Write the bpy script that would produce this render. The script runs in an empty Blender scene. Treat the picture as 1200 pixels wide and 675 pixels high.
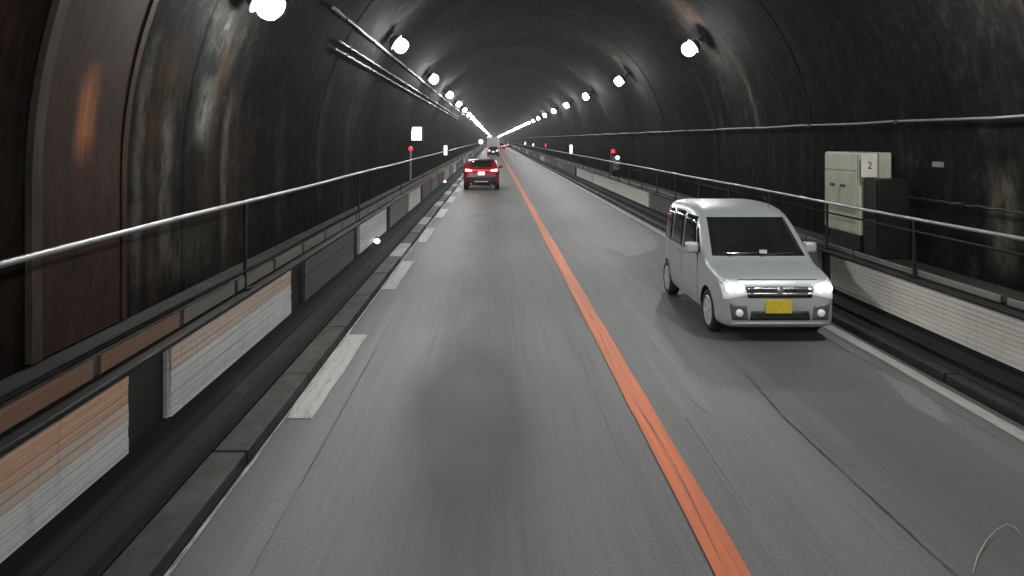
import bpy, bmesh, math, random
from mathutils import Vector, Matrix
R = math.radians
PI = math.pi
random.seed(7)
scene = bpy.context.scene
COL = scene.collection

# ------------------------------------------------------------------ camera
CAM_H = 2.55
F = 900.0                       # focal length in pixels of the 1200 px wide photograph
VPX, VPY = 578.0, 163.0         # vanishing point of the road
cam_d = bpy.data.cameras.new('camera')
cam_d.sensor_width = 36.0
cam_d.lens = 36.0 * F / 1200.0
cam_d.shift_x = (600.0 - VPX) / 1200.0
cam_d.shift_y = -(337.5 - VPY) / 1200.0
cam_d.clip_start = 0.05
cam_d.clip_end = 3000
cam = bpy.data.objects.new('camera', cam_d)
COL.objects.link(cam)
cam.location = (0, 0, CAM_H)
cam.rotation_euler = (R(90), 0, 0)
scene.camera = cam

# ------------------------------------------------------------------ world (night, nothing of it reaches the tunnel)
w = bpy.data.worlds.new('World')
scene.world = w
w.use_nodes = True
nt = w.node_tree
sky = nt.nodes.new('ShaderNodeTexSky')
sky.sky_type = 'NISHITA'
sky.sun_disc = False
sky.sun_elevation = R(-4)
nt.links.new(sky.outputs[0], nt.nodes['Background'].inputs[0])
nt.nodes['Background'].inputs[1].default_value = 0.05
scene.view_settings.view_transform = 'Standard'
scene.view_settings.look = 'None'
scene.view_settings.gamma = 1
scene.view_settings.use_curve_mapping = False
scene.view_settings.exposure = 0.0
scene.cycles.use_denoising = True
scene.cycles.max_bounces = 4
scene.cycles.diffuse_bounces = 3
scene.cycles.glossy_bounces = 2
scene.cycles.volume_bounces = 0
scene.cycles.use_adaptive_sampling = True
scene.cycles.adaptive_threshold = 0.03
scene.cycles.sample_clamp_indirect = 4.0
scene.cycles.caustics_reflective = False
LAMP_POWER = 440.0

# ------------------------------------------------------------------ dimensions of the bore
CX = 1.32            # centre line of the tunnel
SPRING = 2.2         # height where the arch springs
RAD = 4.55           # inner radius
Y0, Y1 = -28.0, 720.0
XKL, XKR = -1.92, 4.70     # kerb faces
XPL, XPR = -2.45, 4.95     # walkway faces
ZWL, ZWR = 0.98, 0.86      # walkway tops

def wall_x(z, side):
    return CX + side * (math.sqrt(max(RAD**2 - max(z - SPRING, 0)**2, 0)))
def G(px, py):             # a point of the road under a pixel of the photograph
    d = F * CAM_H / (py - VPY)
    return ((px - VPX) * d / F, d)

# ------------------------------------------------------------------ node helpers
class NT:
    def __init__(self, name, rough=0.6, metallic=0.0, spec=0.5):
        self.m = bpy.data.materials.new(name)
        self.m.use_nodes = True
        self.t = self.m.node_tree
        self.b = self.t.nodes['Principled BSDF']
        self.b.inputs['Roughness'].default_value = rough
        self.b.inputs['Metallic'].default_value = metallic
        self.b.inputs['Specular IOR Level'].default_value = spec
        self._pos = None
    def n(self, typ, **kw):
        nd = self.t.nodes.new(typ)
        for k, v in kw.items():
            setattr(nd, k, v)
        return nd
    def link(self, a, b):
        self.t.links.new(a, b)
    def sock(self, s, v):
        if isinstance(v, (int, float)):
            s.default_value = v
        elif isinstance(v, (tuple, list)):
            s.default_value = tuple(v) + ((1,) if len(v) == 3 and len(s.default_value) == 4 else ())
        else:
            self.link(v, s)
    def pos(self):
        if self._pos is None:
            self._pos = self.n('ShaderNodeNewGeometry').outputs['Position']
        return self._pos
    def xyz(self):
        if not hasattr(self, '_xyz'):
            s = self.n('ShaderNodeSeparateXYZ')
            self.link(self.pos(), s.inputs[0])
            self._xyz = s.outputs
        return self._xyz
    def math(self, op, a, b=0.0, c=None, clamp=False):
        nd = self.n('ShaderNodeMath', operation=op, use_clamp=clamp)
        self.sock(nd.inputs[0], a)
        self.sock(nd.inputs[1], b)
        if c is not None:
            self.sock(nd.inputs[2], c)
        return nd.outputs[0]
    def noise(self, scale=(1, 1, 1), s=1.0, detail=4, rough=0.6, vec=None, offs=(0, 0, 0)):
        mp = self.n('ShaderNodeMapping')
        self.link(vec or self.pos(), mp.inputs[0])
        mp.inputs['Scale'].default_value = scale
        mp.inputs['Location'].default_value = offs
        nd = self.n('ShaderNodeTexNoise')
        self.link(mp.outputs[0], nd.inputs['Vector'])
        nd.inputs['Scale'].default_value = s
        nd.inputs['Detail'].default_value = detail
        nd.inputs['Roughness'].default_value = rough
        return nd.outputs['Fac']
    def ramp(self, v, stops):
        nd = self.n('ShaderNodeValToRGB')
        e = nd.color_ramp.elements
        while len(e) < len(stops):
            e.new(0.5)
        for el, (p, c) in zip(e, stops):
            el.position = p
            el.color = (c, c, c, 1) if isinstance(c, (int, float)) else tuple(c) + (1,)
        self.link(v, nd.inputs[0])
        return nd.outputs[0]
    def mix(self, f, a, b, blend='MIX'):
        nd = self.n('ShaderNodeMix', data_type='RGBA', blend_type=blend)
        self.sock(nd.inputs[0], f)
        self.sock(nd.inputs[6], a)
        self.sock(nd.inputs[7], b)
        return nd.outputs[2]
    def color(self, c):
        self.sock(self.b.inputs['Base Color'], c)
    def bump(self, h, strength=0.3, dist=0.01):
        nd = self.n('ShaderNodeBump')
        nd.inputs['Strength'].default_value = strength
        nd.inputs['Distance'].default_value = dist
        self.link(h, nd.inputs['Height'])
        self.link(nd.outputs[0], self.b.inputs['Normal'])
    def bell(self, v, centre, half):        # soft hump: 1 at the centre, 0 at half width
        d = self.math('DIVIDE', self.math('SUBTRACT', v, centre), half)
        q = self.math('SUBTRACT', 1.0, self.math('MULTIPLY', d, d), clamp=True)
        return self.math('MULTIPLY', q, q)
    def between(self, v, a, b, soft):
        u = self.math('DIVIDE', self.math('SUBTRACT', v, a), soft, clamp=True)
        d = self.math('DIVIDE', self.math('SUBTRACT', b, v), soft, clamp=True)
        return self.math('MULTIPLY', u, d)

def simple(name, col, rough=0.6, metallic=0.0, var=0.25, scale=6.0, stretch=(1, 1, 1), spec=0.5, bump=0.0):
    k = NT(name, rough, metallic, spec)
    f = k.noise(stretch, scale, 5, 0.65)
    lo = tuple(c * (1 - var) for c in col)
    hi = tuple(min(c * (1 + var), 1) for c in col)
    k.color(k.mix(k.ramp(f, [(0.3, 0.0), (0.7, 1.0)]), lo, hi))
    r = k.ramp(k.noise((1, 1, 1), scale * 0.7, 3), [(0.3, max(rough - 0.1, 0.02)), (0.7, min(rough + 0.1, 1))])
    k.link(r, k.b.inputs['Roughness'])
    if bump:
        k.bump(f, bump, 0.01)
    return k.m

def emit(name, col, strength):
    k = NT(name, 0.3)
    k.color(tuple(min(c, 1) * 0.6 for c in col))
    k.b.inputs['Emission Color'].default_value = tuple(col) + (1,)
    k.b.inputs['Emission Strength'].default_value = strength
    return k.m

M = {}
# sooty concrete lining with running water marks
def lining_material(marked):
    k = NT('lining_concrete', 0.9, 0.0, 0.01)
    x, y, z = k.xyz()
    big = k.noise((1, 0.5, 0.6), 0.7, 4)
    streak = k.noise((1.2, 3.2, 0.16), 1.6, 5, 0.7)
    streak2 = k.noise((1, 7.5, 0.22), 1.0, 3, 0.6, offs=(3, 11, 5))
    fine = k.noise((1, 1, 0.7), 7, 6, 0.75)
    c = k.mix(k.ramp(big, [(0.32, 0), (0.68, 1)]), (0.0052, 0.0054, 0.0051), (0.0110, 0.0110, 0.0103))
    c = k.mix(k.ramp(streak, [(0.50, 0), (0.72, 0.7)]), c, (0.024, 0.022, 0.020))
    c = k.mix(k.ramp(streak2, [(0.30, 0.75), (0.46, 0)]), c, (0.006, 0.006, 0.006))
    brown = k.noise((1, 1.3, 0.12), 0.9, 3, 0.6, offs=(7, 3, 1))
    c = k.mix(k.ramp(brown, [(0.55, 0), (0.72, 0.6)]), c, (0.042, 0.026, 0.018))
    c = k.mix(k.ramp(fine, [(0.35, 0.6), (0.52, 0.0)]), c, (0.003, 0.003, 0.003))
    c = k.mix(k.ramp(fine, [(0.54, 0.0), (0.68, 0.6)]), c, (0.026, 0.025, 0.023))
    blot = k.noise((1, 1.4, 0.8), 2.3, 6, 0.75, offs=(1, 5, 2))
    c = k.mix(k.ramp(blot, [(0.54, 0), (0.70, 0.75)]), c, (0.034, 0.032, 0.028))
    wob = k.math('MULTIPLY', k.math('SUBTRACT', k.noise((1, 1, 0.5), 1.6, 4), 0.5), 0.28)
    wob2 = k.ramp(k.noise((1, 2, 1), 3.2, 5, 0.7), [(0.35, 0.1), (0.62, 1.0)])
    # mineral marks, and brown smears painting orange glow on the left wall, with a place of their own: side, y, half width, z from, z to, colour, amount
    marks = [(-1, 4.7, 0.5, 0.9, 4.5, (0.16, 0.075, 0.04), 0.6), (-1, 7.25, 0.5, 0.9, 3.6, (0.12, 0.065, 0.04), 0.55), (-1, 9.8, 0.6, 0.9, 3.0, (0.10, 0.06, 0.042), 0.45),
             (-1, 6.95, 0.10, 0.9, 3.6, (0.22, 0.21, 0.19), 0.7), (-1, 7.55, 0.12, 1.2, 3.0, (0.26, 0.25, 0.23), 0.6),
             (-1, 8.45, 0.22, 2.4, 3.3, (0.30, 0.30, 0.27), 0.7), (-1, 9.2, 0.10, 1.0, 3.2, (0.22, 0.22, 0.21), 0.55),
             (-1, 11.6, 0.25, 1.0, 3.2, (0.16, 0.15, 0.14), 0.5), (-1, 14.2, 0.3, 1.2, 3.8, (0.17, 0.16, 0.15), 0.45),
             (-1, 8.0, 0.7, 1.0, 1.75, (0.22, 0.20, 0.16), 0.55),
             (1, 8.85, 0.26, 0.9, 2.35, (0.30, 0.27, 0.20), 0.75), (1, 10.9, 0.2, 1.9, 2.5, (0.25, 0.25, 0.23), 0.5),
             (1, 16.9, 0.12, 2.6, 4.0, (0.24, 0.22, 0.19), 0.6), (1, 19.5, 0.18, 2.3, 3.4, (0.16, 0.15, 0.14), 0.5),
             (1, 24.0, 0.3, 1.5, 3.6, (0.14, 0.13, 0.12), 0.5)]
    yw = k.math('ADD', y, wob)
    for side, yc, hw, za, zb, col, amt in (marks if marked else []):
        s = k.math('GREATER_THAN', k.math('MULTIPLY', k.math('SUBTRACT', x, CX), side), 0.0)
        m = k.math('MULTIPLY', k.bell(yw, yc, hw * 1.6), k.between(z, za, zb, 0.35))
        m = k.math('MULTIPLY', k.math('MULTIPLY', m, wob2), k.math('MULTIPLY', s, amt))
        c = k.mix(m, c, tuple(v * 0.40 for v in col))
    k.color(c)
    k.link(k.ramp(streak, [(0.35, 0.8), (0.65, 0.95)]), k.b.inputs['Roughness'])
    k.bump(k.math('ADD', fine, k.math('MULTIPLY', streak, 1.0)), 0.35, 0.008)
    return k.m
M['lining'] = lining_material(False)
M['lining_marked'] = lining_material(True)

def road_material(name, base, tint=(1, 1, 1), oil=True):
    k = NT(name, 0.55)
    x, y, z = k.xyz()
    agg = k.noise((1, 0.8, 1), 42, 5, 0.85)
    mid = k.noise((1, 0.45, 1), 1.6, 5, 0.65)
    lng = k.noise((5.0, 0.12, 1), 1.4, 5, 0.7)
    lng2 = k.noise((18.0, 0.25, 1), 1.0, 4, 0.7, offs=(4, 2, 0))
    c0 = tuple(base * t for t in tint)
    c = k.mix(k.ramp(mid, [(0.3, 0), (0.7, 1)]), tuple(v * 0.94 for v in c0), tuple(v * 1.07 for v in c0))
    c = k.mix(k.ramp(lng, [(0.40, 0.0), (0.66, 0.75)]), c, tuple(v * 1.32 for v in c0))
    c = k.mix(k.ramp(lng2, [(0.30, 0.70), (0.45, 0.0)]), c, tuple(v * 0.62 for v in c0))
    c = k.mix(k.ramp(agg, [(0.30, 0.65), (0.5, 0.0)]), c, tuple(v * 0.40 for v in c0))
    c = k.mix(k.ramp(agg, [(0.53, 0.0), (0.70, 0.6)]), c, tuple(min(v * 1.9, 1) for v in c0))
    rough = k.ramp(mid, [(0.3, 0.56), (0.7, 0.66)])
    if oil:
        wob = k.math('MULTIPLY', k.math('SUBTRACT', k.noise((1, 0.4, 1), 0.9, 2), 0.5), 0.35)
        xw = k.math('ADD', x, wob)
        # oil dripped between the wheel tracks of both lanes, and one wide spill
        line = k.math('MULTIPLY', k.bell(xw, -0.22, 0.70), 0.55)
        line2 = k.math('MULTIPLY', k.bell(xw, 3.4, 1.15), 0.60)
        spill = k.math('MULTIPLY', k.math('MULTIPLY', k.bell(xw, -0.20, 1.35), k.bell(k.math('ADD', y, wob), 7.2, 3.1)), 0.95)
        gut = k.math('MULTIPLY', k.math('ADD', k.bell(xw, -1.95, 0.5), k.bell(xw, 4.7, 0.6)), 0.75)
        o = k.math('ADD', k.math('ADD', line, line2), k.math('ADD', spill, gut), clamp=True)
        o = k.math('MULTIPLY', o, k.ramp(lng, [(0.3, 1.0), (0.7, 0.92)]))
        c = k.mix(o, c, tuple(v * 0.33 for v in c0))
        # tracks scrubbed pale by tyres
        tr = k.math('ADD', k.bell(xw, -1.05, 0.42), k.math('ADD', k.bell(xw, 0.62, 0.42), k.bell(xw, 2.35, 0.42)))
        c = k.mix(k.math('MULTIPLY', tr, 0.22), c, tuple(v * 1.6 for v in c0))
    k.color(c)
    k.link(rough, k.b.inputs['Roughness'])
    k.bump(agg, 0.45, 0.008)
    return k.m
M['road'] = road_material('asphalt', 0.155, (1.0, 0.98, 0.945))
M['patch_pale'] = road_material('asphalt_pale', 0.172, (0.98, 1.0, 1.02), False)
M['patch_dark'] = road_material('asphalt_dark', 0.118, (1, 0.99, 0.97), False)
M['crack'] = simple('crack_tar', (0.022, 0.022, 0.022), 0.5, var=0.4, scale=12)

def paint_material(name, col, wear=0.5, under=(0.13, 0.13, 0.125)):
    k = NT(name, 0.55)
    f = k.noise((3.0, 0.5, 1), 5.5, 6, 0.75)
    g = k.noise((9.0, 0.12, 1), 2.5, 4, 0.7)
    fine = k.noise((1, 1, 1), 90, 3, 0.8)
    lo = tuple(c * 0.72 for c in col)
    c = k.mix(k.ramp(g, [(0.35, 0), (0.65, 1)]), lo, col)
    c = k.mix(k.ramp(f, [(wear - 0.14, 1.0), (wear, 0.0)]), c, under)
    c = k.mix(k.ramp(fine, [(0.3, 0.4), (0.5, 0)]), c, tuple(v * 0.5 for v in col))
    k.color(c)
    k.bump(fine, 0.35, 0.006)
    return k.m
M['orange'] = paint_material('orange_road_paint', (0.86, 0.195, 0.05), 0.40, (0.45, 0.12, 0.05))
M['white_paint'] = paint_material('white_road_paint', (0.44, 0.44, 0.42), 0.46)
M['white_worn'] = paint_material('worn_white_road_paint', (0.46, 0.46, 0.44), 0.53)

M['kerb_pale'] = simple('kerb_concrete', (0.052, 0.047, 0.043), 0.7, spec=0.2, var=0.45, scale=5, stretch=(1, .5, 1), bump=0.3)
M['kerb_dark'] = simple('sooty_kerb', (0.026, 0.025, 0.024), 0.6, spec=0.2, var=0.5, scale=4, stretch=(1, .35, 1), bump=0.35)
M['kerb_white'] = simple('limewashed_kerb', (0.26, 0.26, 0.25), 0.65, var=0.4, scale=4, stretch=(1, .5, 1), bump=0.3)
k = NT('sooty_concrete', 0.8, 0.0, 0.06)
_a = k.noise((9, 0.10, 9), 1.5, 5, 0.7)
_b = k.noise((2, 0.6, 2), 1.8, 5, 0.7, offs=(3, 1, 0))
_c = k.mix(k.ramp(_a, [(0.35, 0), (0.7, 1)]), (0.009, 0.0095, 0.0095), (0.040, 0.041, 0.041))
_c = k.mix(k.ramp(_b, [(0.58, 0), (0.75, 0.7)]), _c, (0.05, 0.044, 0.038))
_c = k.mix(k.ramp(_b, [(0.28, 0.9), (0.42, 0)]), _c, (0.006, 0.006, 0.006))
k.color(_c); k.link(k.ramp(_a, [(0.3, 0.7), (0.7, 0.9)]), k.b.inputs['Roughness']); k.bump(_b, 0.5, 0.02)
M['haunch'] = k.m
M['walk'] = simple('walkway_concrete', (0.026, 0.025, 0.024), 0.65, spec=0.2, var=0.5, scale=2.5, stretch=(1, .4, 1), bump=0.35)
M['slab'] = simple('sooty_slab_edge', (0.014, 0.0135, 0.013), 0.6, spec=0.2, var=0.4, scale=4, stretch=(1, .3, 1))
def panel_material(name, col, dirt, amount):
    k = NT(name, 0.5)
    x, y, z = k.xyz()
    a = k.noise((1, 0.5, 1.5), 2.2, 5, 0.65)
    b = k.noise((1, 0.15, 22), 1.6, 4, 0.7)
    g = k.noise((1, 5, 0.6), 2.0, 5, 0.7)
    c = k.mix(k.ramp(a, [(0.3, 0), (0.7, 1)]), tuple(v * 0.82 for v in col), col)
    c = k.mix(k.ramp(b, [(0.45, 0), (0.70, amount)]), c, dirt)
    c = k.mix(k.ramp(g, [(0.55, 0), (0.78, amount * 0.9)]), c, tuple(v * 0.6 for v in dirt))
    k.color(c)
    k.bump(b, 0.2, 0.006)
    return k.m
M['panel_white'] = panel_material('panel_white', (0.86, 0.86, 0.85), (0.28, 0.26, 0.23), 0.5)
M['panel_tan_glow'] = panel_material('panel_tan_glow', (0.80, 0.64, 0.54), (0.30, 0.19, 0.12), 0.55)  # tan and orange: warm light on the upper slats, put into their colour
M['panel_orange_glow'] = panel_material('panel_orange_glow', (0.84, 0.54, 0.38), (0.30, 0.15, 0.08), 0.6)
M['panel_beige'] = panel_material('panel_beige', (0.86, 0.82, 0.76), (0.40, 0.35, 0.30), 0.4)
M['panel_grey'] = panel_material('panel_grey', (0.20, 0.20, 0.195), (0.09, 0.09, 0.085), 0.7)
M['panel_sooty'] = panel_material('panel_sooty', (0.095, 0.097, 0.095), (0.045, 0.045, 0.042), 0.7)
M['toe_tan'] = panel_material('toe_board_tan', (0.30, 0.16, 0.10), (0.12, 0.06, 0.04), 0.7)
M['toe_grey'] = panel_material('toe_board_grey', (0.22, 0.20, 0.18), (0.09, 0.08, 0.07), 0.7)
M['steel'] = simple('galvanised_rail', (0.30, 0.30, 0.31), 0.45, 0.7, var=0.25, scale=5, stretch=(1, .3, 1))
M['dark_steel'] = simple('dark_painted_steel', (0.013, 0.013, 0.013), 0.6, 0.0, spec=0.2, var=0.4, scale=6)
M['conduit'] = simple('conduit', (0.17, 0.165, 0.16), 0.6, 0.0, var=0.4, scale=3, stretch=(1, .3, 1))
M['cable'] = simple('black_cable', (0.02, 0.02, 0.02), 0.35, var=0.3)
M['housing'] = simple('lamp_housing', (0.035, 0.035, 0.035), 0.6, 0.0, var=0.3)
M['lens'] = emit('lamp_glass', (0.985, 1.0, 0.985), LAMP_POWER)
M['sign_lit'] = emit('lit_sign_face', (1.0, 1.0, 0.97), 1.6)
M['tube_lit'] = emit('lit_tube', (1.0, 1.0, 0.96), 2.0)
M['red_lit'] = emit('red_lamp_glass', (1.0, 0.03, 0.06), 1.6)
M['reflector_lit'] = emit('marker_light', (1.0, 1.0, 0.95), 6.0)
M['cabinet'] = simple('cream_green_enamel', (0.42, 0.43, 0.33), 0.45, var=0.16, scale=3, stretch=(1, 1, .4))
M['cabinet_gap'] = simple('dark_gap', (0.03, 0.03, 0.025), 0.7)
M['red_box'] = simple('dark_red_enamel', (0.010, 0.007, 0.0065), 0.6, spec=0.2, var=0.35, scale=4)
M['plate_white'] = simple('white_plate', (0.60, 0.56, 0.52), 0.5, var=0.12, scale=6)
M['ink'] = simple('dark_ink', (0.05, 0.035, 0.035), 0.6)
M['wire'] = simple('pale_wire', (0.55, 0.52, 0.44), 0.4, 0.3)
k = NT('rusty_band_and_glow', 0.8, 0.0, 0.1)
_f = k.noise((1, 1.8, 0.6), 3.4, 7, 0.78)
_g = k.noise((1, 3.5, 0.5), 2.4, 4, 0.6, offs=(0, 2, 9))
_c = k.mix(k.ramp(_f, [(0.3, 0), (0.7, 1)]), (0.012, 0.007, 0.0055), (0.050, 0.022, 0.013))  # rust, its red raised to paint in the orange light
_x, _y, _z = k.xyz()
_m = k.math('MULTIPLY', k.bell(_y, 5.95, 0.22), k.between(_z, 2.3, 3.2, 0.3))  # patch that paints an orange lamp's reflection on the band
_c = k.mix(k.math('MULTIPLY', _m, k.ramp(_g, [(0.36, 0.15), (0.6, 1.0)])), _c, (0.30, 0.11, 0.04))
k.color(_c); k.bump(_f, 0.4, 0.01)
M['rust_and_glow'] = k.m
M['seal'] = simple('pale_sealant', (0.060, 0.044, 0.033), 0.8, spec=0.1, var=0.5, scale=3, stretch=(1, 1, .4))

# vehicles
def car_paint(name, col, metallic=0.4, rough=0.3):
    k = NT(name, rough, metallic)
    f = k.noise((1, 1, 1), 2.2, 4, 0.6)
    d = k.noise((1, 1, 2.5), 7, 5, 0.7)
    c = k.mix(k.ramp(f, [(0.3, 0), (0.7, 1)]), tuple(v * 0.92 for v in col), col)
    c = k.mix(k.ramp(d, [(0.52, 0), (0.8, 0.25)]), c, tuple(v * 0.55 for v in col))
    k.color(c)
    k.link(k.ramp(d, [(0.35, rough - 0.06), (0.75, rough + 0.2)]), k.b.inputs['Roughness'])
    k.b.inputs['Coat Weight'].default_value = 0.35
    k.b.inputs['Coat Roughness'].default_value = 0.12
    return k.m
M['silver'] = car_paint('silver_paint', (0.55, 0.57, 0.585), 0.3, 0.40)
M['red_paint'] = car_paint('red_paint', (0.30, 0.010, 0.016), 0.1, 0.3)
M['dark_paint'] = car_paint('dark_paint', (0.05, 0.03, 0.035), 0.1, 0.3)
M['glass'] = simple('tinted_glass', (0.016, 0.018, 0.018), 0.10, var=0.3, scale=3, spec=0.6)
M['black_plastic'] = simple('black_plastic', (0.022, 0.022, 0.023), 0.5, var=0.3)
M['grey_plastic'] = simple('grey_plastic', (0.12, 0.115, 0.12), 0.4, var=0.2)
M['chrome'] = simple('chrome', (0.6, 0.6, 0.6), 0.18, 0.9, var=0.1)
M['tyre'] = simple('tyre_rubber', (0.022, 0.022, 0.022), 0.8, var=0.3)
M['rim'] = simple('alloy_rim', (0.70, 0.70, 0.71), 0.4, 0.1, var=0.15)
M['head_lit'] = emit('headlamp_lit', (1.0, 0.98, 0.95), 14.0)
M['head_clear'] = emit('headlamp_clear', (0.95, 0.97, 1.0), 0.30)
M['drl'] = emit('position_lamp', (1.0, 0.98, 0.96), 0.25)
M['yellow_plate'] = simple('yellow_plate', (0.80, 0.60, 0.05), 0.4, var=0.12, scale=9)
M['tail_lit'] = emit('tail_lamp_lit', (1.0, 0.14, 0.16), 14.0)
M['tail_bar'] = emit('tail_light_bar', (1.0, 0.05, 0.06), 3.0)
M['tail_red'] = simple('red_lamp_glass_unlit', (0.30, 0.015, 0.02), 0.2)
M['plate_lit'] = emit('lit_number_plate', (1.0, 0.93, 0.92), 1.6)
M['truck_grey'] = simple('truck_box_panel', (0.62, 0.63, 0.63), 0.45, var=0.1, scale=1.2)

# ------------------------------------------------------------------ mesh helpers
def bm_obj(name, bm, mat, parent=None, smooth=False, loc=None):
    me = bpy.data.meshes.new(name)
    bmesh.ops.recalc_face_normals(bm, faces=bm.faces)
    bm.to_mesh(me); bm.free()
    if mat:
        me.materials.append(M[mat] if isinstance(mat, str) else mat)
    if smooth:
        for p in me.polygons:
            p.use_smooth = True
    return mesh_obj(name, me, parent, loc)
def mesh_obj(name, me, parent=None, loc=None):
    o = bpy.data.objects.new(name, me)
    COL.objects.link(o)
    if parent:
        o.parent = parent
    if loc:
        o.location = loc
    return o
def tag(o, label, cat, group=None):
    o['label'] = label; o['category'] = cat
    if group:
        o['group'] = group
    return o
def struct(o):
    o['kind'] = 'structure'
    return o
def thing(name, label, cat, loc=(0, 0, 0), group=None, rz=0):
    o = bpy.data.objects.new(name, None)
    COL.objects.link(o)
    o.empty_display_size = 0.2
    o.location = loc
    o.rotation_euler = (0, 0, rz)
    return tag(o, label, cat, group)
def box(bm, x0, x1, y0, y1, z0, z1, bev=0.0):
    vs = [bm.verts.new(p) for p in [(x0, y0, z0), (x1, y0, z0), (x1, y1, z0), (x0, y1, z0), (x0, y0, z1), (x1, y0, z1), (x1, y1, z1), (x0, y1, z1)]]
    fs = [bm.faces.new([vs[i] for i in f]) for f in [(0, 3, 2, 1), (4, 5, 6, 7), (0, 1, 5, 4), (1, 2, 6, 5), (2, 3, 7, 6), (3, 0, 4, 7)]]
    if bev:
        es = list({e for f in fs for e in f.edges})
        bmesh.ops.bevel(bm, geom=es, offset=bev, segments=2, affect='EDGES', profile=0.6)
    return bm
def bbox(x0, x1, y0, y1, z0, z1, bev=0.0):
    return box(bmesh.new(), x0, x1, y0, y1, z0, z1, bev)
def tube(bm, pts, r, seg=8, caps=True):
    pts = [Vector(p) for p in pts]
    rings = []
    for i, p in enumerate(pts):
        d = (pts[min(i + 1, len(pts) - 1)] - pts[max(i - 1, 0)]).normalized()
        up = Vector((0, 0, 1)) if abs(d.z) < 0.9 else Vector((1, 0, 0))
        u = d.cross(up).normalized(); v = u.cross(d).normalized()
        rings.append([bm.verts.new(p + u * (r * math.cos(2 * PI * j / seg)) + v * (r * math.sin(2 * PI * j / seg))) for j in range(seg)])
    for a, b in zip(rings, rings[1:]):
        for j in range(seg):
            bm.faces.new([a[j], a[(j + 1) % seg], b[(j + 1) % seg], b[j]])
    if caps:
        bm.faces.new(rings[0]); bm.faces.new(rings[-1])
    return bm
def lathe(bm, prof, mat4=Matrix(), seg=20, cap=True):      # prof: (radius, height) about local z
    rings = []
    for r, h in prof:
        if r < 1e-5:
            rings.append([bm.verts.new(mat4 @ Vector((0, 0, h)))])
        else:
            rings.append([bm.verts.new(mat4 @ Vector((r * math.cos(2 * PI * j / seg), r * math.sin(2 * PI * j / seg), h))) for j in range(seg)])
    for a, b in zip(rings, rings[1:]):
        for j in range(seg):
            q = [a[j % len(a)], a[(j + 1) % len(a)], b[(j + 1) % len(b)], b[j % len(b)]]
            q = list(dict.fromkeys(q))
            if len(q) > 2:
                bm.faces.new(q)
    if cap:
        for rg in (rings[0], rings[-1]):
            if len(rg) > 2:
                bm.faces.new(rg)
    return bm
def extrude_y(bm, prof, y0, y1, closed=True):
    a = [bm.verts.new((x, y0, z)) for x, z in prof]
    b = [bm.verts.new((x, y1, z)) for x, z in prof]
    n = len(prof)
    for i in range(n if closed else n - 1):
        bm.faces.new([a[i], a[(i + 1) % n], b[(i + 1) % n], b[i]])
    if closed:
        bm.faces.new(a); bm.faces.new(b)
    return bm

# ================================================================== THE SETTING
# road deck
bm = bmesh.new()
xs = [XKL - 0.3, XKL, -1, 0, 1.4, 2.5, 3.6, XKR, XKR + 0.3]
ys = [Y0, 0, 20, 60, 150, 400, Y1]
grid = [[bm.verts.new((x, y, 0)) for x in xs] for y in ys]
for j in range(len(ys) - 1):
    for i in range(len(xs) - 1):
        bm.faces.new([grid[j][i], grid[j][i + 1], grid[j + 1][i + 1], grid[j + 1][i]])
road = struct(bm_obj('road', bm, 'road'))

def patch_rows(rows, z, mat, amt=0.05, step=0.35):
    b = bmesh.new(); prev = None
    for (ya, la, ra), (yb, lb, rb_) in zip(rows, rows[1:]):
        n = max(2, int((yb - ya) / (step * max(1, ya / 12))))
        for t in range(n + (1 if (yb, lb, rb_) == rows[-1] else 0)):
            f = t / n
            l = la + (lb - la) * f + random.uniform(-amt, amt); r = ra + (rb_ - ra) * f + random.uniform(-amt, amt)
            if r < l + .02: r = l + .02
            cur = (b.verts.new((l, ya + (yb - ya) * f, z)), b.verts.new((r, ya + (yb - ya) * f, z)))
            if prev: b.faces.new([prev[0], prev[1], cur[1], cur[0]])
            prev = cur
    return bm_obj('asphalt_patch', b, mat, road)
patch_rows([(16.8, 2.9, 3.2), (17.6, 2.75, 3.7), (19, 2.55, 4.1), (22, 2.3, 4.35), (25, 2.35, 4.4), (30, 2.45, 4.4), (40, 2.5, 4.42), (60, 2.6, 4.4), (80, 2.9, 4.4), (110, 3.2, 4.4)], 0.004, 'patch_pale', 0.07)
patch_rows([(7.1, 1.98, 2.02), (7.6, 1.95, 2.12), (8.3, 1.95, 2.2), (9.2, 1.98, 2.18), (10.4, 2.02, 2.42), (11.5, 2.05, 2.6), (12.6, 2.08, 2.72), (14, 2.1, 2.6), (15.3, 2.08, 2.3), (16.4, 2.1, 2.15)], 0.0052, 'patch_pale', 0.03)
patch_rows([(6.0, 2.72, 2.85), (6.4, 2.70, 2.98), (7.0, 2.72, 3.0), (7.6, 2.74, 2.98), (8.2, 2.75, 2.88), (8.8, 2.8, 2.84)], 0.004, 'patch_dark', 0.03, 0.12)
patch_rows([(6.9, 4.02, 4.12), (7.3, 4.0, 4.25), (7.8, 4.1, 4.3), (8.4, 4.22, 4.27)], 0.004, 'patch_pale', 0.03, 0.12)
def ribbon(L_, R_, z, mat):
    b = bmesh.new()
    va = [b.verts.new((x, y, z)) for x, y in L_]; vb = [b.verts.new((x, y, z)) for x, y in R_]
    for i in range(len(va) - 1):
        b.faces.new([va[i], vb[i], vb[i + 1], va[i + 1]])
    return bm_obj('road_crack', b, mat, road)
def crack(pts, wd, n=8):
    L_, R_ = [], []
    for (xa, ya), (xb, yb) in zip(pts, pts[1:]):
        for t in range(n):
            f = t / n
            x = xa + (xb - xa) * f + random.uniform(-.004, .004); y = ya + (yb - ya) * f
            h = wd * random.uniform(0.08, 0.30)
            L_.append((x - h, y)); R_.append((x + h, y))
    ribbon(L_, R_, 0.008, 'crack')
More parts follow.
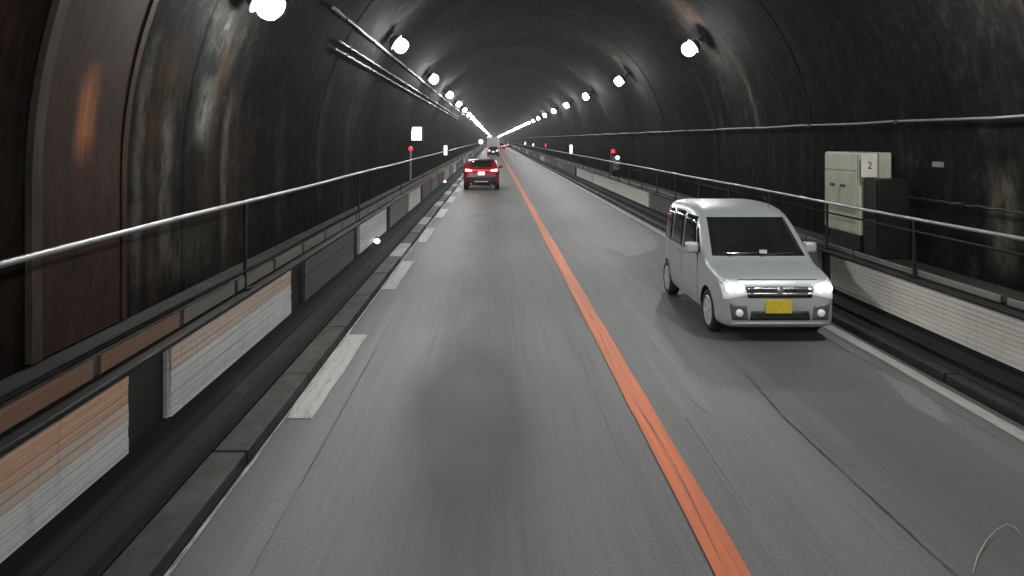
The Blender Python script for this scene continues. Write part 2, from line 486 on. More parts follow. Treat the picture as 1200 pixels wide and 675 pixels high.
crack([(2.71, 3.6), (2.70, 4.5), (2.68, 5.6), (2.66, 7.0), (2.75, 8.5)], 0.028, 14)
crack([(1.74, 5.2), (1.76, 7.2)], 0.02, 12)
crack([(1.02, 6), (1.01, 8.2), (1.03, 9.4)], 0.014)
crack([(-1.42, 4.5), (-1.42, 7.4), (-1.43, 11)], 0.012, 12)
crack([(-0.75, 9), (-0.73, 15)], 0.012)
crack([(0.28, 9), (0.30, 16)], 0.010)
crack([(4.3, 6.5), (4.25, 10)], 0.014)
# centre line and edge lines
def strip(name, x0, x1, y0, y1, z, mat, step=1.0, j=0.008):
    n = max(2, int((y1 - y0) / step))
    a = [(x0 + random.uniform(-j, j), y0 + (y1 - y0) * i / n) for i in range(n + 1)]
    b = [(x1 + random.uniform(-j, j), y0 + (y1 - y0) * i / n) for i in range(n + 1)]
    bmx = bmesh.new()
    va = [bmx.verts.new((x, y, z)) for x, y in a]; vb = [bmx.verts.new((x, y, z)) for x, y in b]
    for i in range(n):
        bmx.faces.new([va[i], vb[i], vb[i + 1], va[i + 1]])
    return bm_obj(name, bmx, mat, road)
strip('centre_line', 1.295, 1.505, Y0, 130, 0.012, 'orange', 0.6, 0.005)
strip('centre_line', 1.30, 1.50, 130, Y1, 0.012, 'orange', 10)
crack_pts = [(1.375 + 0.03 * math.sin(y * 1.3), y) for y in [3.2 + 0.6 * i for i in range(18)]]
L_, R_ = [], []
for x, y in crack_pts:
    h = random.choice((0.0008, 0.002, 0.004)); L_.append((x - h, y)); R_.append((x + h, y))
ribbon(L_, R_, 0.016, 'crack')
y = -17.0
i = 0
while y < 160:
    strip('edge_mark', -1.875 + random.uniform(-.02, .02), -1.655 + random.uniform(-.02, .02), y, y + 3.0, 0.006, 'white_paint' if i % 3 else 'white_worn', 0.4, 0.010)
    y += 6.0; i += 1
strip('gutter_line', -1.915, -1.888, Y0, 60, 0.0075, 'white_worn', 0.5, 0.006)
strip('edge_line', 4.47, 4.62, Y0, 40, 0.006, 'white_paint', 0.5, 0.014)
strip('edge_line', 4.49, 4.62, 40, Y1, 0.006, 'white_worn', 8)

# kerbs
def kerb(name, xf, xb, side):
    k_ = struct(bm_obj(name, bbox(min(xf + side * .02, xb), max(xf + side * .02, xb), Y0, Y1, -0.02, 0.095), 'kerb_dark'))
    for i in range(64):
        ya = -4 + i * 2.0
        if side < 0:
            mat = 'kerb_pale' if ya < 12 else ('kerb_white' if i % 3 == 1 else 'kerb_pale')
            if ya > 12 and i % 3 == 0: mat = 'kerb_dark'
        else:
            mat = 'kerb_dark' if i % 4 else 'kerb_pale'
        dz = random.uniform(-.006, .008); dx = random.uniform(-.006, .006)
        bm_obj('kerb_stone', bbox(min(xf, xb) + dx, max(xf, xb) + dx, ya + .008, ya + 1.992, 0.001, 0.112 + dz, 0.02), mat, k_)
    return k_
kerb('kerb_left', XKL, -2.19, -1)
kerb('kerb_right', XKR, 4.84, 1)

# raised walkways: body, haunch, slab edge, panels
def walkway(name, side, xf, zt, zb, xk, wall):
    s = side
    prof = [(xf + s * .06, -0.02), (wall, -0.02), (wall, zt), (xf + s * .06, zt)]
    body = struct(bm_obj(name, extrude_y(bmesh.new(), prof, Y0, Y1), 'walk'))
    hp = [(xk, -0.015), (xk, 0.10), (xk + s * .04, 0.155), (xf - s * .06, zb * 0.55), (xf + s * .055, zb - 0.01), (xf + s * .055, -0.015)]
    bm_obj('haunch', extrude_y(bmesh.new(), hp, Y0, Y1), 'haunch', body)
    bm_obj('slab_edge', bbox(min(xf - s * .03, xf + s * .3), max(xf - s * .03, xf + s * .3), Y0, Y1, zt + .002, zt + .040, 0.012), 'slab', body)
    return body
wl = walkway('walkway_left', -1, XPL, ZWL, 0.43, -2.21, CX - RAD + 0.03)
wr = walkway('walkway_right', 1, XPR, ZWR, 0.37, 4.86, CX + RAD - 0.03)

def ribbed(xf, s, y0, y1, z0, z1, n):
    b = bmesh.new()
    prof = [(xf + s * .058, z0)]
    h = (z1 - z0) / n
    for i in range(n):
        prof += [(xf + .012 * s, z0 + h * i + .004), (xf, z0 + h * i + .012), (xf, z0 + h * (i + 1) - .010), (xf + .012 * s, z0 + h * (i + 1) - .003)]
    prof.append((xf + s * .058, z1))
    return extrude_y(b, prof, y0, y1)
def panel(parent, xf, s, y0, y1, z0, z1, mats, slats):
    if slats:
        p = bm_obj('panel', bbox(min(xf + s * .022, xf + s * .058), max(xf + s * .022, xf + s * .058), y0, y1, z0, z1, 0.004), mats[0], parent)
        n = 9
        h = (z1 - z0 - 0.01) / n
        for i in range(n):
            za = z0 + .005 + h * i
            dx = random.uniform(-.003, .003)
            m = mats[min(int(i / n * len(mats)), len(mats) - 1)]
            bm_obj('slat', bbox(min(xf + dx, xf + s * .021), max(xf + dx, xf + s * .021), y0 + .012 + random.uniform(0, .01), y1 - .012 - random.uniform(0, .01), za + .0025, za + h - .0025, 0.003), m, p)
    else:
        bm_obj('panel', ribbed(xf, s, y0, y1, z0, z1, 8), mats[0], parent)
for k_ in range(-2, 60):
    ya = 1.68 + 4.15 * k_; yb = ya + 3.5
    if k_ <= 0:
        mats, sl = ['panel_white', 'panel_white', 'panel_tan_glow', 'panel_orange_glow', 'panel_orange_glow'], k_ == 0  # upper slats carry the warm reflection as colour
    elif k_ == 1:
        mats, sl = ['panel_white', 'panel_white', 'panel_white', 'panel_tan_glow', 'panel_tan_glow'], True
    elif k_ == 2:
        mats, sl = ['panel_sooty'], True
    else:
        mats, sl = [['panel_sooty', 'panel_grey', 'panel_sooty', 'panel_white', 'panel_grey', 'panel_beige'][k_ % 6]], False
    panel(wl, XPL, -1, ya, yb, 0.43, 0.965, mats, sl)
yb = 11.3
rp = [(-2.3, 4.3, 'panel_beige'), (4.7, 11.3, 'panel_beige'), (11.7, 18.3, 'panel_beige'), (18.7, 24.2, 'panel_sooty'), (24.5, 31.1, 'panel_beige'), (31.25, 37.8, 'panel_beige'), (38.1, 45.6, 'panel_beige')]
y = 46.6
i = 0
while y < 200:
    rp.append((y, y + 6.6, ['panel_sooty', 'panel_grey', 'panel_sooty', 'panel_grey', 'panel_beige'][i % 5])); y += 7; i += 1
for a, b, m in rp:
    panel(wr, XPR, 1, a, b, 0.37, 0.845, [m], 4 < a < 12)

# lining: an outer shell and the cast rings of the lining as pieces
def arch(r, n=28):
    pts = [(CX - r, -0.02)]
    for i in range(n + 1):
        a = PI - PI * i / n
        pts.append((CX + r * math.cos(a), SPRING + r * math.sin(a)))
    pts.append((CX + r, -0.02))
    return pts
bm = extrude_y(bmesh.new(), arch(RAD + 0.07), Y0, Y1, False)
lining = struct(bm_obj('tunnel_lining', bm, 'lining', smooth=False))
SEG = 6.0
bm = bmesh.new()
ai, ao = arch(RAD), arch(RAD + 0.069)
e = 0.014
stations = [(0.0, 0.014), (0.04, 0.0), (SEG - 0.054, 0.0), (SEG - 0.014, 0.014)]
rings = []
for yy, back in stations:
    rings.append([bm.verts.new((x, yy, z)) for x, z in arch(RAD + back)])
first = [bm.verts.new((x, 0.0, z)) for x, z in ao]
last = [bm.verts.new((x, SEG - 0.014, z)) for x, z in ao]
rings = [first] + rings + [last]
for a, b in zip(rings, rings[1:]):
    for i in range(len(a) - 1):
        bm.faces.new([a[i], b[i], b[i + 1], a[i + 1]])
seg_me = bpy.data.meshes.new('lining_segment')
bm.to_mesh(seg_me); bm.free()
seg_me.materials.append(M['lining'])
for p in seg_me.polygons:
    p.use_smooth = True
try:
    seg_me.set_sharp_from_angle(angle=R(10))
except Exception:
    pass
seg_near = seg_me.copy(); seg_near.materials.clear(); seg_near.materials.append(M['lining_marked'])
y = Y0
while y < Y1 - 1:
    mesh_obj('lining_segment', seg_near if 0 <= y < 26 else seg_me, lining, (0, y, 0)); y += SEG
for yy, nm in ((Y1 - 0.2, 'tunnel_end_far'), (Y0 + 0.2, 'tunnel_end_near')):
    b = bmesh.new()
    b.faces.new([b.verts.new((x, yy, z)) for x, z in arch(RAD + 0.05)])
    struct(bm_obj(nm, b, 'lining'))

# rusty repair band on the left wall
band = thing('steel_repair_band', 'rusty reddish brown steel band strapped up the left tunnel wall', 'steel band', (CX - RAD, 5.9, ZWL))
def wall_strip(y0, y1, z0, z1, proud, side, thick=0.05, n=16):
    b = bmesh.new()
    ra, rb_ = [], []
    for i in range(n + 1):
        z = z0 + (z1 - z0) * i / n
        x = wall_x(z, side)
        d = (Vector((CX, 0, SPRING if z > SPRING else z)) - Vector((x, 0, z))).normalized()
        pi_ = Vector((x, 0, z)) + d * proud; po = Vector((x, 0, z)) - d * (thick - proud)
        ra.append([b.verts.new((pi_.x, y0, pi_.z)), b.verts.new((pi_.x, y1, pi_.z)), b.verts.new((po.x, y1, po.z)), b.verts.new((po.x, y0, po.z))])
    for p, q in zip(ra, ra[1:]):
        for j in range(4):
            b.faces.new([p[j], p[(j + 1) % 4], q[(j + 1) % 4], q[j]])
    b.faces.new(ra[0]); b.faces.new(ra[-1])
    return b
def local(o, parent):               # keep world placement under a parent Empty
    o.parent = parent
    o.matrix_parent_inverse = Matrix.LocRotScale(parent.location, parent.rotation_euler, None).inverted()
    return o
local(bm_obj('plate', wall_strip(5.42, 6.55, ZWL + .02, 5.3, 0.045, -1, n=48), 'rust_and_glow', smooth=False), band)
local(bm_obj('edge_strip', wall_strip(5.28, 5.40, ZWL + .02, 5.3, 0.06, -1, n=48), 'seal'), band)
local(bm_obj('edge_strip', wall_strip(6.57, 6.66, ZWL + .02, 4.6, 0.055, -1), 'rust_and_glow'), band)

# ================================================================== TUNNEL LAMPS
def lamp_matrix(x, y, z, side):
    # local z points out of the lamp, inward and down to the road
    d = Vector((-side * 0.80, 0, -0.60)).normalized()
    u = Vector((0, 1, 0)); v = d.cross(u)
    return Matrix(((u.x, v.x, d.x, x), (u.y, v.y, d.y, y), (u.z, v.z, d.z, z), (0, 0, 0, 1)))
def lamp_meshes():
    b = lathe(bmesh.new(), [(0.05, -0.26), (0.11, -0.24), (0.15, -0.17), (0.155, -0.125), (0.195, -0.118), (0.195, -0.106), (0.14, -0.10), (0.12, -0.06)], seg=20, cap=False)  # wide rear flange added to keep the lens light off the wall behind
    hs = bpy.data.meshes.new('housing'); bmesh.ops.recalc_face_normals(b, faces=b.faces); b.to_mesh(hs); b.free(); hs.materials.append(M['housing'])
    b = lathe(bmesh.new(), [(0.13, -0.07), (0.155, -0.02), (0.163, 0.03), (0.15, 0.085), (0.115, 0.13), (0.06, 0.155), (0, 0.16)], seg=14, cap=False)
    ln = bpy.data.meshes.new('lens'); bmesh.ops.recalc_face_normals(b, faces=b.faces); b.to_mesh(ln); b.free(); ln.materials.append(M['lens'])
    b = box(bmesh.new(), -0.04, 0.04, -0.04, 0.04, -0.60, -0.24)
    box(b, -0.10, 0.10, -0.10, 0.10, -0.30, -0.28)
    br = bpy.data.meshes.new('bracket'); b.to_mesh(br); b.free(); br.materials.append(M['dark_steel'])
    for me in (hs, ln):
        for p in me.polygons:
            p.use_smooth = True
    return hs, ln, br
HS, LN, BR = lamp_meshes()
ORD = ['second', 'third', 'fourth', 'fifth', 'sixth', 'seventh', 'eighth']
b = lathe(bmesh.new(), [(0.13, -0.07), (0.163, 0.02), (0.10, 0.14), (0, 0.16)], seg=5, cap=False)
LF = bpy.data.meshes.new('lens_far'); bmesh.ops.recalc_face_normals(b, faces=b.faces); b.to_mesh(LF); b.free(); LF.materials.append(M['lens'])
def tunnel_lamp(x, y, z, side, label):
    t = thing('tunnel_lamp', label, 'lamp', (x, y, z), 'lit lamps along the tunnel vault')
    m = lamp_matrix(0, 0, 0, side)
    for nm, me in (('bracket', BR), ('housing', HS), ('lens', LN if -5 < y < 75 else LF)):
        o = mesh_obj(nm, me, t); o.matrix_local = m
    return t
k_ = -3
while True:
    y = 17.2 + 9.57 * k_
    if y > Y1 - 15: break
    if k_ < -1:
        tunnel_lamp(-2.08, y, 4.65, -1, 'lit round lamp on the left vault behind the camera')
    elif k_ == -1:
        tunnel_lamp(-2.46, 8.42, 4.03, -1, 'large glaring lamp cut by the top edge, nearest on the left vault')
    else:
        lab = ('%s lit round lamp from the near end on the left vault' % ORD[k_]) if k_ < 7 else 'far lit lamp in the row on the left vault'
        tunnel_lamp(-2.08, y, 4.65, -1, lab)
    k_ += 1
k_ = -3
ORD2 = ['nearest'] + ORD
while True:
    y = 17.85 + 9.94 * k_
    if y > Y1 - 15: break
    if k_ < 0:
        lab = 'lit round lamp on the right vault outside the picture'
    else:
        lab = ('%s visible lit round lamp on the right vault' % ORD2[k_]) if k_ < 7 else 'far lit lamp in the row on the right vault'
    tunnel_lamp(4.56, y, 4.65, 1, lab)
    k_ += 1

# ================================================================== RAILS, CONDUITS
def rail(side, x, zw, ztop, bars, y0, y1, step, label, yoff=0.0):
    t = thing('handrail', label, 'handrail', (x, y0, zw))
    n = 60
    b = tube(bmesh.new(), [(x, y0 + (y1 - y0) * (i / n) ** 2, ztop + 0.006 * math.sin(i * 1.7)) for i in range(n + 1)], 0.021, 8)
    local(bm_obj('top_rail', b, 'steel', smooth=True), t)
    for zb, r, m in bars:
        local(bm_obj('lower_rail', tube(bmesh.new(), [(x, y0, zb), (x, y1, zb)], r, 8), m, smooth=True), t)
    pm = None
    y = y0 + 0.6 + yoff
    while y < 150:
        if pm is None:
            b = box(bmesh.new(), -.014, .014, -.020, .020, 0.04, ztop - zw)
            box(b, -.06, .06, -.06, .06, 0.05, 0.062)
            o = bm_obj('post', b, 'dark_steel'); pm = o.data
        else:
            o = mesh_obj('post', pm)
        o.location = (x, y, zw)
        local(o, t)
        y += step
    return t
rail(-1, -2.52, ZWL, 1.91, [(1.21, 0.019, 'dark_steel')], -6, 300, 6.6, 'grey steel handrail above the left walkway')
rail(1, 5.02, ZWR, 1.60, [(1.45, 0.014, 'dark_steel')], -6, 300, 2.4, 'grey steel handrail above the right walkway', 0.15)
# toe boards fixed below the lower left rail
for i in range(48):
    ya = -0.35 + i * 1.32
    o = bm_obj('toe_board', bbox(-2.545, -2.515, ya, ya + 1.22, 1.045, 1.165 + random.uniform(-.006, .006), 0.005), 'toe_tan' if ya < 6.2 else 'toe_grey', wl)
for i in range(40):
    ya = -0.35 + i * 1.6
    o = bm_obj('toe_board', bbox(5.05, 5.08, ya, ya + 1.5, 0.915, 0.985 + random.uniform(-.006, .006), 0.005), 'toe_grey', wr)

def conduit(name, label, side, z, y0, y1, r, mat, clip_step=3.0, out=0.05, sag=0.0):
    t = thing(name, label, 'conduit', (wall_x(z, side) - side * out, y0, z))
    x = wall_x(z, side) - side * out
    n = 80
    pts = [(x, y0 + (y1 - y0) * (i / n) ** 1.6, z + 0.008 * math.sin(i * 2.1) - sag * abs(math.sin(i * 0.9))) for i in range(n + 1)]
    local(bm_obj('pipe', tube(bmesh.new(), pts, r, 8), mat, smooth=True), t)
    y = y0 + 1.0
    cm = None
    while y < min(y1, 70):
        if cm is None:
            o = bm_obj('clip', bbox(-r - .012, r + .012, -.025, .025, -r - .012, r + .012), 'dark_steel')
            b = bmesh.new(); b.from_mesh(o.data); box(b, *( (-out - .04, 0) if side < 0 else (0, out + .04)), -.02, .02, -.01, .01); b.to_mesh(o.data); b.free()
            cm = o.data
        else:
            o = mesh_obj('clip', cm)
        o.location = (x, y, z)
        local(o, t)
        y += clip_step
    return t
conduit('conduit_pipe', 'upper pale conduit pipe below the lamps on the left vault', -1, 4.60, 12.0, 260, 0.030, 'conduit')
conduit('conduit_pipe', 'middle thin conduit pipe on the left vault', -1, 4.26, 13.4, 60, 0.020, 'conduit')
conduit('conduit_pipe', 'lowest thin conduit pipe on the left vault', -1, 4.12, 13.4, 60, 0.020, 'conduit')
conduit('conduit_pipe', 'pale horizontal conduit pipe on the right wall above the cabinet', 1, 2.80, 4.0, 200, 0.017, 'conduit')
conduit('wall_cable', 'thin dark cable clipped along the right wall above the handrail', 1, 1.74, 4.0, 11.0, 0.014, 'cable', 1.5, 0.04, 0.006)

# ================================================================== WALL EQUIPMENT
# left: lit sign box and red lamp on a post
XL = CX - RAD
t = thing('lit_sign', 'bright white square lit sign above the red lamp on the left wall', 'sign', (XL, 30.0, 2.75))
local(bm_obj('housing', bbox(-3.235, -2.735, 29.90, 30.14, 2.44, 3.08, 0.05), 'dark_steel'), t)
local(bm_obj('face', bbox(-3.185, -2.785, 29.885, 29.91, 2.50, 3.02, 0.012), 'sign_lit'), t)
t = thing('warning_lamp_post', 'red lamp on a thin post beside the left handrail', 'lamp post', (-3.1, 28.8, ZWL))
local(bm_obj('post', tube(bmesh.new(), [(-3.1, 28.8, ZWL), (-3.1, 28.8, 2.12)], 0.04, 10), 'steel'), t)
local(bm_obj('lamp_glass', lathe(bmesh.new(), [(0.06, 0), (0.075, 0.02), (0.075, 0.10), (0.045, 0.15), (0, 0.165)], Matrix.Translation((-3.1, 28.8, 2.12)), 14), 'red_lit', smooth=True), t)
local(bm_obj('base', bbox(-3.18, -3.02, 28.72, 28.88, ZWL + .001, ZWL + .04), 'dark_steel'), t)
def tube_lamp(x, y, z0, z1, side, label, wd=0.16, red=False):
    t = thing('emergency_lamp', label, 'emergency lamp', (wall_x(z0, side), y, z0), 'emergency lamps along the walls')
    wx = wall_x(z0, side) + side * .02
    a, b_ = sorted((x, wx))
    local(bm_obj('bracket', bbox(a, b_, y + .02, y + .08, (z0 + z1) / 2 - .04, (z0 + z1) / 2 + .04), 'dark_steel'), t)
    local(bm_obj('housing', bbox(x - wd / 2 - .04, x + wd / 2 + .04, y, y + .12, z0 - .05, z1 + .05, 0.02), 'dark_steel'), t)
    local(bm_obj('lens', bbox(x - wd / 2, x + wd / 2, y - .05, y + .02, z0, z1, 0.03), 'red_lit' if red else 'tube_lit'), t)
tube_lamp(-2.98, 48.0, 1.55, 2.15, -1, 'narrow white lit lamp on the left wall beyond the square sign', 0.20)
tube_lamp(5.42, 53.5, 1.55, 2.15, 1, 'narrow white lit lamp on the right wall, second fixture from the cabinet', 0.18)
tube_lamp(5.42, 79.5, 1.75, 2.05, 1, 'small red lit lamp far along the right wall', 0.12, True)
tube_lamp(5.42, 104.0, 1.6, 1.95, 1, 'tiny white lit lamp far along the right wall before the last fixture', 0.16)
tube_lamp(5.42, 130.0, 1.6, 2.05, 1, 'tiny white lit lamp farthest along the right wall', 0.2)
t = thing('round_marker_sign', 'pale round disc sign far along the left side before the truck', 'sign', (-2.75, 170.0, ZWL))
local(bm_obj('post', tube(bmesh.new(), [(-2.75, 170.05, ZWL), (-2.75, 170.05, 2.0)], 0.06, 8), 'steel'), t)
local(bm_obj('disc', lathe(bmesh.new(), [(0.52, -0.04), (0.55, 0), (0.52, 0.04)], Matrix.Translation((-2.75, 169.9, 1.95)) @ Matrix.Rotation(R(90), 4, 'X'), 20), 'sign_lit'), t)
# hydrant box with red lamp
t = thing('hydrant_box', 'tall wall box with a red lamp and a white lamp on top', 'hydrant box', (5.5, 34.5, ZWR))
local(bm_obj('cabinet', bbox(5.32, 5.72, 34.5, 34.9, ZWR + .001, 1.92, 0.02), 'red_box'), t)
local(bm_obj('door', bbox(5.36, 5.68, 34.478, 34.502, ZWR + .3, 1.80, 0.006), 'panel_grey'), t)
local(bm_obj('red_lamp', lathe(bmesh.new(), [(0.07, 0), (0.09, 0.03), (0.08, 0.14), (0, 0.18)], Matrix.Translation((5.40, 34.62, 1.92)), 12), 'red_lit', smooth=True), t)
local(bm_obj('white_lamp', lathe(bmesh.new(), [(0.09, 0), (0.09, 0.04), (0.05, 0.08), (0, 0.09)], Matrix.Translation((5.58, 34.475, 1.72)) @ Matrix.Rotation(R(90), 4, 'X'), 12), 'tube_lit', smooth=True), t)
# electrical cabinet
t = thing('electrical_cabinet', 'cream green steel two door cabinet on the right walkway behind the rail', 'cabinet', (5.6, 11.85, ZWR))
cy0, cy1 = 11.30, 12.42
local(bm_obj('plinth', bbox(5.42, 5.84, cy0 + .06, cy1 - .06, ZWR + .001, 1.13), 'dark_steel'), t)
local(bm_obj('body', bbox(5.375, 5.86, cy0, cy1, 1.13, 2.35, 0.015), 'cabinet'), t)
local(bm_obj('top_panel', bbox(5.352, 5.372, cy0 + .03, cy1 - .03, 2.075, 2.33, 0.006), 'cabinet'), t)
for i in range(2):
    a = cy0 + .03 + i * 0.535
    d = local(bm_obj('door', bbox(5.350, 5.371, a, a + 0.525, 1.16, 2.06, 0.006), 'cabinet'), t)
    h = bm_obj('handle', bbox(5.315, 5.349, a + (0.36 if i == 0 else .17), a + (0.46 if i == 0 else .27), 1.82, 1.86, 0.008), 'cabinet_gap')
    h.parent = d
    h.matrix_parent_inverse = d.matrix_parent_inverse.inverted() @ Matrix() if False else Matrix.LocRotScale(t.location, t.rotation_euler, None) @ Matrix() @ Matrix.LocRotScale(t.location, None, None).inverted()
t = thing('extinguisher_box', 'dark red brown box beside the cream cabinet on the right walkway', 'extinguisher box', (5.6, 11.0, ZWR))
local(bm_obj('case', bbox(5.42, 5.85, 10.78, 11.24, ZWR + .001, 1.98, 0.02), 'red_box'), t)
local(bm_obj('door', bbox(5.398, 5.419, 10.82, 11.20, 1.0, 1.94, 0.008), 'red_box'), t)
local(bm_obj('latch', bbox(5.375, 5.397, 10.86, 10.90, 1.45, 1.53), 'dark_steel'), t)
t = thing('number_sign', 'small white number plate standing on the dark red box beside the cabinet', 'sign', (5.48, 11.15, 1.98))
pl = local(bm_obj('plate', bbox(5.345, 5.575, 11.14, 11.16, 1.995, 2.34, 0.005), 'plate_white'), t)
local(bm_obj('frame', bbox(5.575, 5.595, 11.13, 11.17, 1.99, 2.345, 0.004), 'panel_grey'), t)
local(bm_obj('foot', bbox(5.42, 5.52, 11.135, 11.165, 1.981, 1.995), 'dark_steel'), t)
fc = bpy.data.curves.new('numeral', 'FONT'); fc.body = '2'; fc.size = 0.15; fc.extrude = 0.002; fc.align_x = 'CENTER'
fo = bpy.data.objects.new('numeral_curve', fc); COL.objects.link(fo)
dg = bpy.context.evaluated_depsgraph_get(); dg.update()
nm = bpy.data.meshes.new_from_object(fo.evaluated_get(dg)); bpy.data.objects.remove(fo)
nm.materials.clear(); nm.materials.append(M['ink'])
o = mesh_obj('numeral', nm); o.location = (5.46, 11.136, 2.12); o.rotation_euler = (R(90), 0, 0); local(o, t)
# small plate on the wall
t = tag(bm_obj('wall_plate', bbox(5.83, 5.872, 10.0, 10.2, 2.18, 2.25, 0.004), 'panel_grey'), 'small white blank plate on the right wall beyond the cabinet sign', 'plate')
t['label'] = 'small pale plate fixed alone on the dark right wall near the camera'
# kerb marker lights
for y, lab in ((15.9, 'small bright round marker light low on the left walkway, nearest one'), (38.2, 'small bright round marker light low on the left walkway behind the red car')):
    t = thing('marker_light', lab, 'marker light', (XPL, y, 0.46), 'marker lights along the left walkway')
    mt = Matrix.Translation((XPL + .05, y, 0.44)) @ Matrix.Rotation(R(90), 4, 'X')
    local(bm_obj('housing', bbox(XPL - .02, XPL + .10, y + .005, y + .07, 0.36, 0.52, 0.01), 'dark_steel'), t)
    local(bm_obj('lens', lathe(bmesh.new(), [(0.055, 0), (0.055, .02), (0.03, 0.035), (0, 0.04)], mt, 14), 'reflector_lit', smooth=True), t)
# stray wire
pts = [(G(1140, 674)), G(1146, 655), G(1156, 638), G(1168, 626), G(1180, 619), G(1190, 622), G(1197, 630)]
b = tube(bmesh.new(), [(x, y, 0.010 + 0.02 * math.sin(i / 6 * PI)) for i, (x, y) in enumerate(pts)], 0.0035, 6)
tag(bm_obj('stray_wire', b, 'wire', smooth=True), 'thin pale bent wire lying on the road at the lower right corner', 'wire')

# ================================================================== VEHICLES
def interp(prof, y):
    if y <= prof[0][0]: return prof[0][1]
    for (a, va), (b_, vb) in zip(prof, prof[1:]):
        if y <= b_:
            f = (y - a) / (b_ - a)
            return va + (vb - va) * f
    return prof[-1][1]
class Body:
    """lofted car body; local y runs from the front bumper (0) to the tail (L)"""
    def __init__(s, L, top, bot, half, tumble, belt, n=6.0):
        s.L, s.top, s.bot, s.half, s.tumble, s.belt, s.n = L, top, bot, half, tumble, belt, n
    def tum(s, z):
        f = max(z - s.belt, 0)
        return 1 - s.tumble * f ** 1.25 - 0.05 * max(0.45 - z, 0)
    def side(s, y, z):
        zt, zb = interp(s.top, y), interp(s.bot, y)
        zc, h = (zt + zb) / 2, (zt - zb) / 2
        q = 1 - min(abs((z - zc) / h), 1) ** s.n
        return interp(s.half, y) * q ** (1 / s.n) * s.tum(z)
    def inside(s, x, y, z):
        zt, zb = interp(s.top, y), interp(s.bot, y)
        return zb <= z <= zt and abs(x) <= s.side(y, z)
    def front(s, x, z):
        y = 0.0
        while y < s.L / 2 and not s.inside(x, y, z): y += 0.01
        a, b_ = max(y - 0.01, 0), y
        for _ in range(8):
            m = (a + b_) / 2
            if s.inside(x, m, z): b_ = m
            else: a = m
        return b_
    def rear(s, x, z):
        y = s.L
        while y > s.L / 2 and not s.inside(x, y, z): y -= 0.01
        a, b_ = min(y + 0.01, s.L), y
        for _ in range(8):
            m = (a + b_) / 2
            if s.inside(x, m, z): b_ = m
            else: a = m
        return b_
    def mesh(s, ys, k=40):
        b = bmesh.new(); rings = []
        for y in ys:
            zt, zb = interp(s.top, y), interp(s.bot, y); W = interp(s.half, y)
            zc, h = (zt + zb) / 2, (zt - zb) / 2
            rg = []
            for j in range(k):
                a = 2 * PI * j / k
                c, sn = math.cos(a), math.sin(a)
                x = W * math.copysign(abs(c) ** (2 / s.n), c); z = zc + h * math.copysign(abs(sn) ** (2 / s.n), sn)
                rg.append(b.verts.new((x * s.tum(z), y, z)))
            rings.append(rg)
        for p, q in zip(rings, rings[1:]):
            for j in range(k):
                b.faces.new([p[j], p[(j + 1) % k], q[(j + 1) % k], q[j]])
        b.faces.new(rings[0]); b.faces.new(rings[-1])
        return b
    def patch(s, kind, quad, off, thick=0.02, nu=10, nv=6, sgn=1):
        """a panel lying on the body. quad: four corners, (x,z) for front/rear, (y,z) for the sides"""
        b = bmesh.new(); P, Q = [], []
        for j in range(nv + 1):
            rp_, rq = [], []
            for i in range(nu + 1):
                u, v = i / nu, j / nv
                p = [(quad[0][c] * (1 - u) + quad[1][c] * u) * (1 - v) + (quad[3][c] * (1 - u) + quad[2][c] * u) * v for c in (0, 1)]
                if kind == 'front':
                    y = s.front(p[0], p[1]); A = (p[0], y - off, p[1]); B = (p[0], y + thick, p[1])
                elif kind == 'rear':
                    y = s.rear(p[0], p[1]); A = (p[0], y + off, p[1]); B = (p[0], y - thick, p[1])
                else:
                    x = s.side(p[0], p[1]); A = (sgn * (x + off), p[0], p[1]); B = (sgn * (x - thick), p[0], p[1])
                rp_.append(b.verts.new(A)); rq.append(b.verts.new(B))
            P.append(rp_); Q.append(rq)
        for j in range(nv):
            for i in range(nu):
                b.faces.new([P[j][i], P[j][i + 1], P[j + 1][i + 1], P[j + 1][i]])
                b.faces.new([Q[j][i], Q[j + 1][i], Q[j + 1][i + 1], Q[j][i + 1]])
        for i in range(nu):
            b.faces.new([P[0][i], Q[0][i], Q[0][i + 1], P[0][i + 1]]); b.faces.new([P[nv][i], P[nv][i + 1], Q[nv][i + 1], Q[nv][i]])
        for j in range(nv):
            b.faces.new([P[j][0], P[j + 1][0], Q[j + 1][0], Q[j][0]]); b.faces.new([P[j][nu], Q[j][nu], Q[j + 1][nu], P[j + 1][nu]])
        return b
def wheel(parent, x, y, r, wd, side, spokes=7):
    mt = Matrix.Translation((x, y, r)) @ Matrix.Rotation(R(90) * side, 4, 'Y')
    tyre = bm_obj('wheel', lathe(bmesh.new(), [(r * .71, -wd), (r * .93, -wd), (r, -wd * .85), (r, -wd * .15), (r * .94, 0), (r * .73, 0), (r * .71, -.02), (r * .71, -wd)], mt, 28, False), 'tyre', parent, True)
    b = lathe(bmesh.new(), [(0, -.05), (r * .69, -.05), (r * .72, -.004), (r * .67, .004), (r * .65, -.03)], mt, 28, False)
    for i in range(spokes):
        a = 2 * PI * i / spokes
        m2 = mt @ Matrix.Rotation(a, 4, 'Z')
        vs = [m2 @ Vector(p) for p in [(r * .08, -r * .07, .002), (r * .66, -r * .10, -.004), (r * .66, r * .10, -.004), (r * .08, r * .07, .002)]]
        vb = [m2 @ Vector(p) for p in [(r * .08, -r * .07, -.04), (r * .66, -r * .10, -.04), (r * .66, r * .10, -.04), (r * .08, r * .07, -.04)]]
        A = [b.verts.new(v) for v in vs]; B = [b.verts.new(v) for v in vb]
        b.faces.new(A)
        for q in range(4):
            b.faces.new([A[q], A[(q + 1) % 4], B[(q + 1) % 4], B[q]])
    lathe(b, [(r * .15, -.02), (r * .15, .006), (0, .010)], mt, 14, False)
    bm_obj('rim', b, 'rim', tyre)
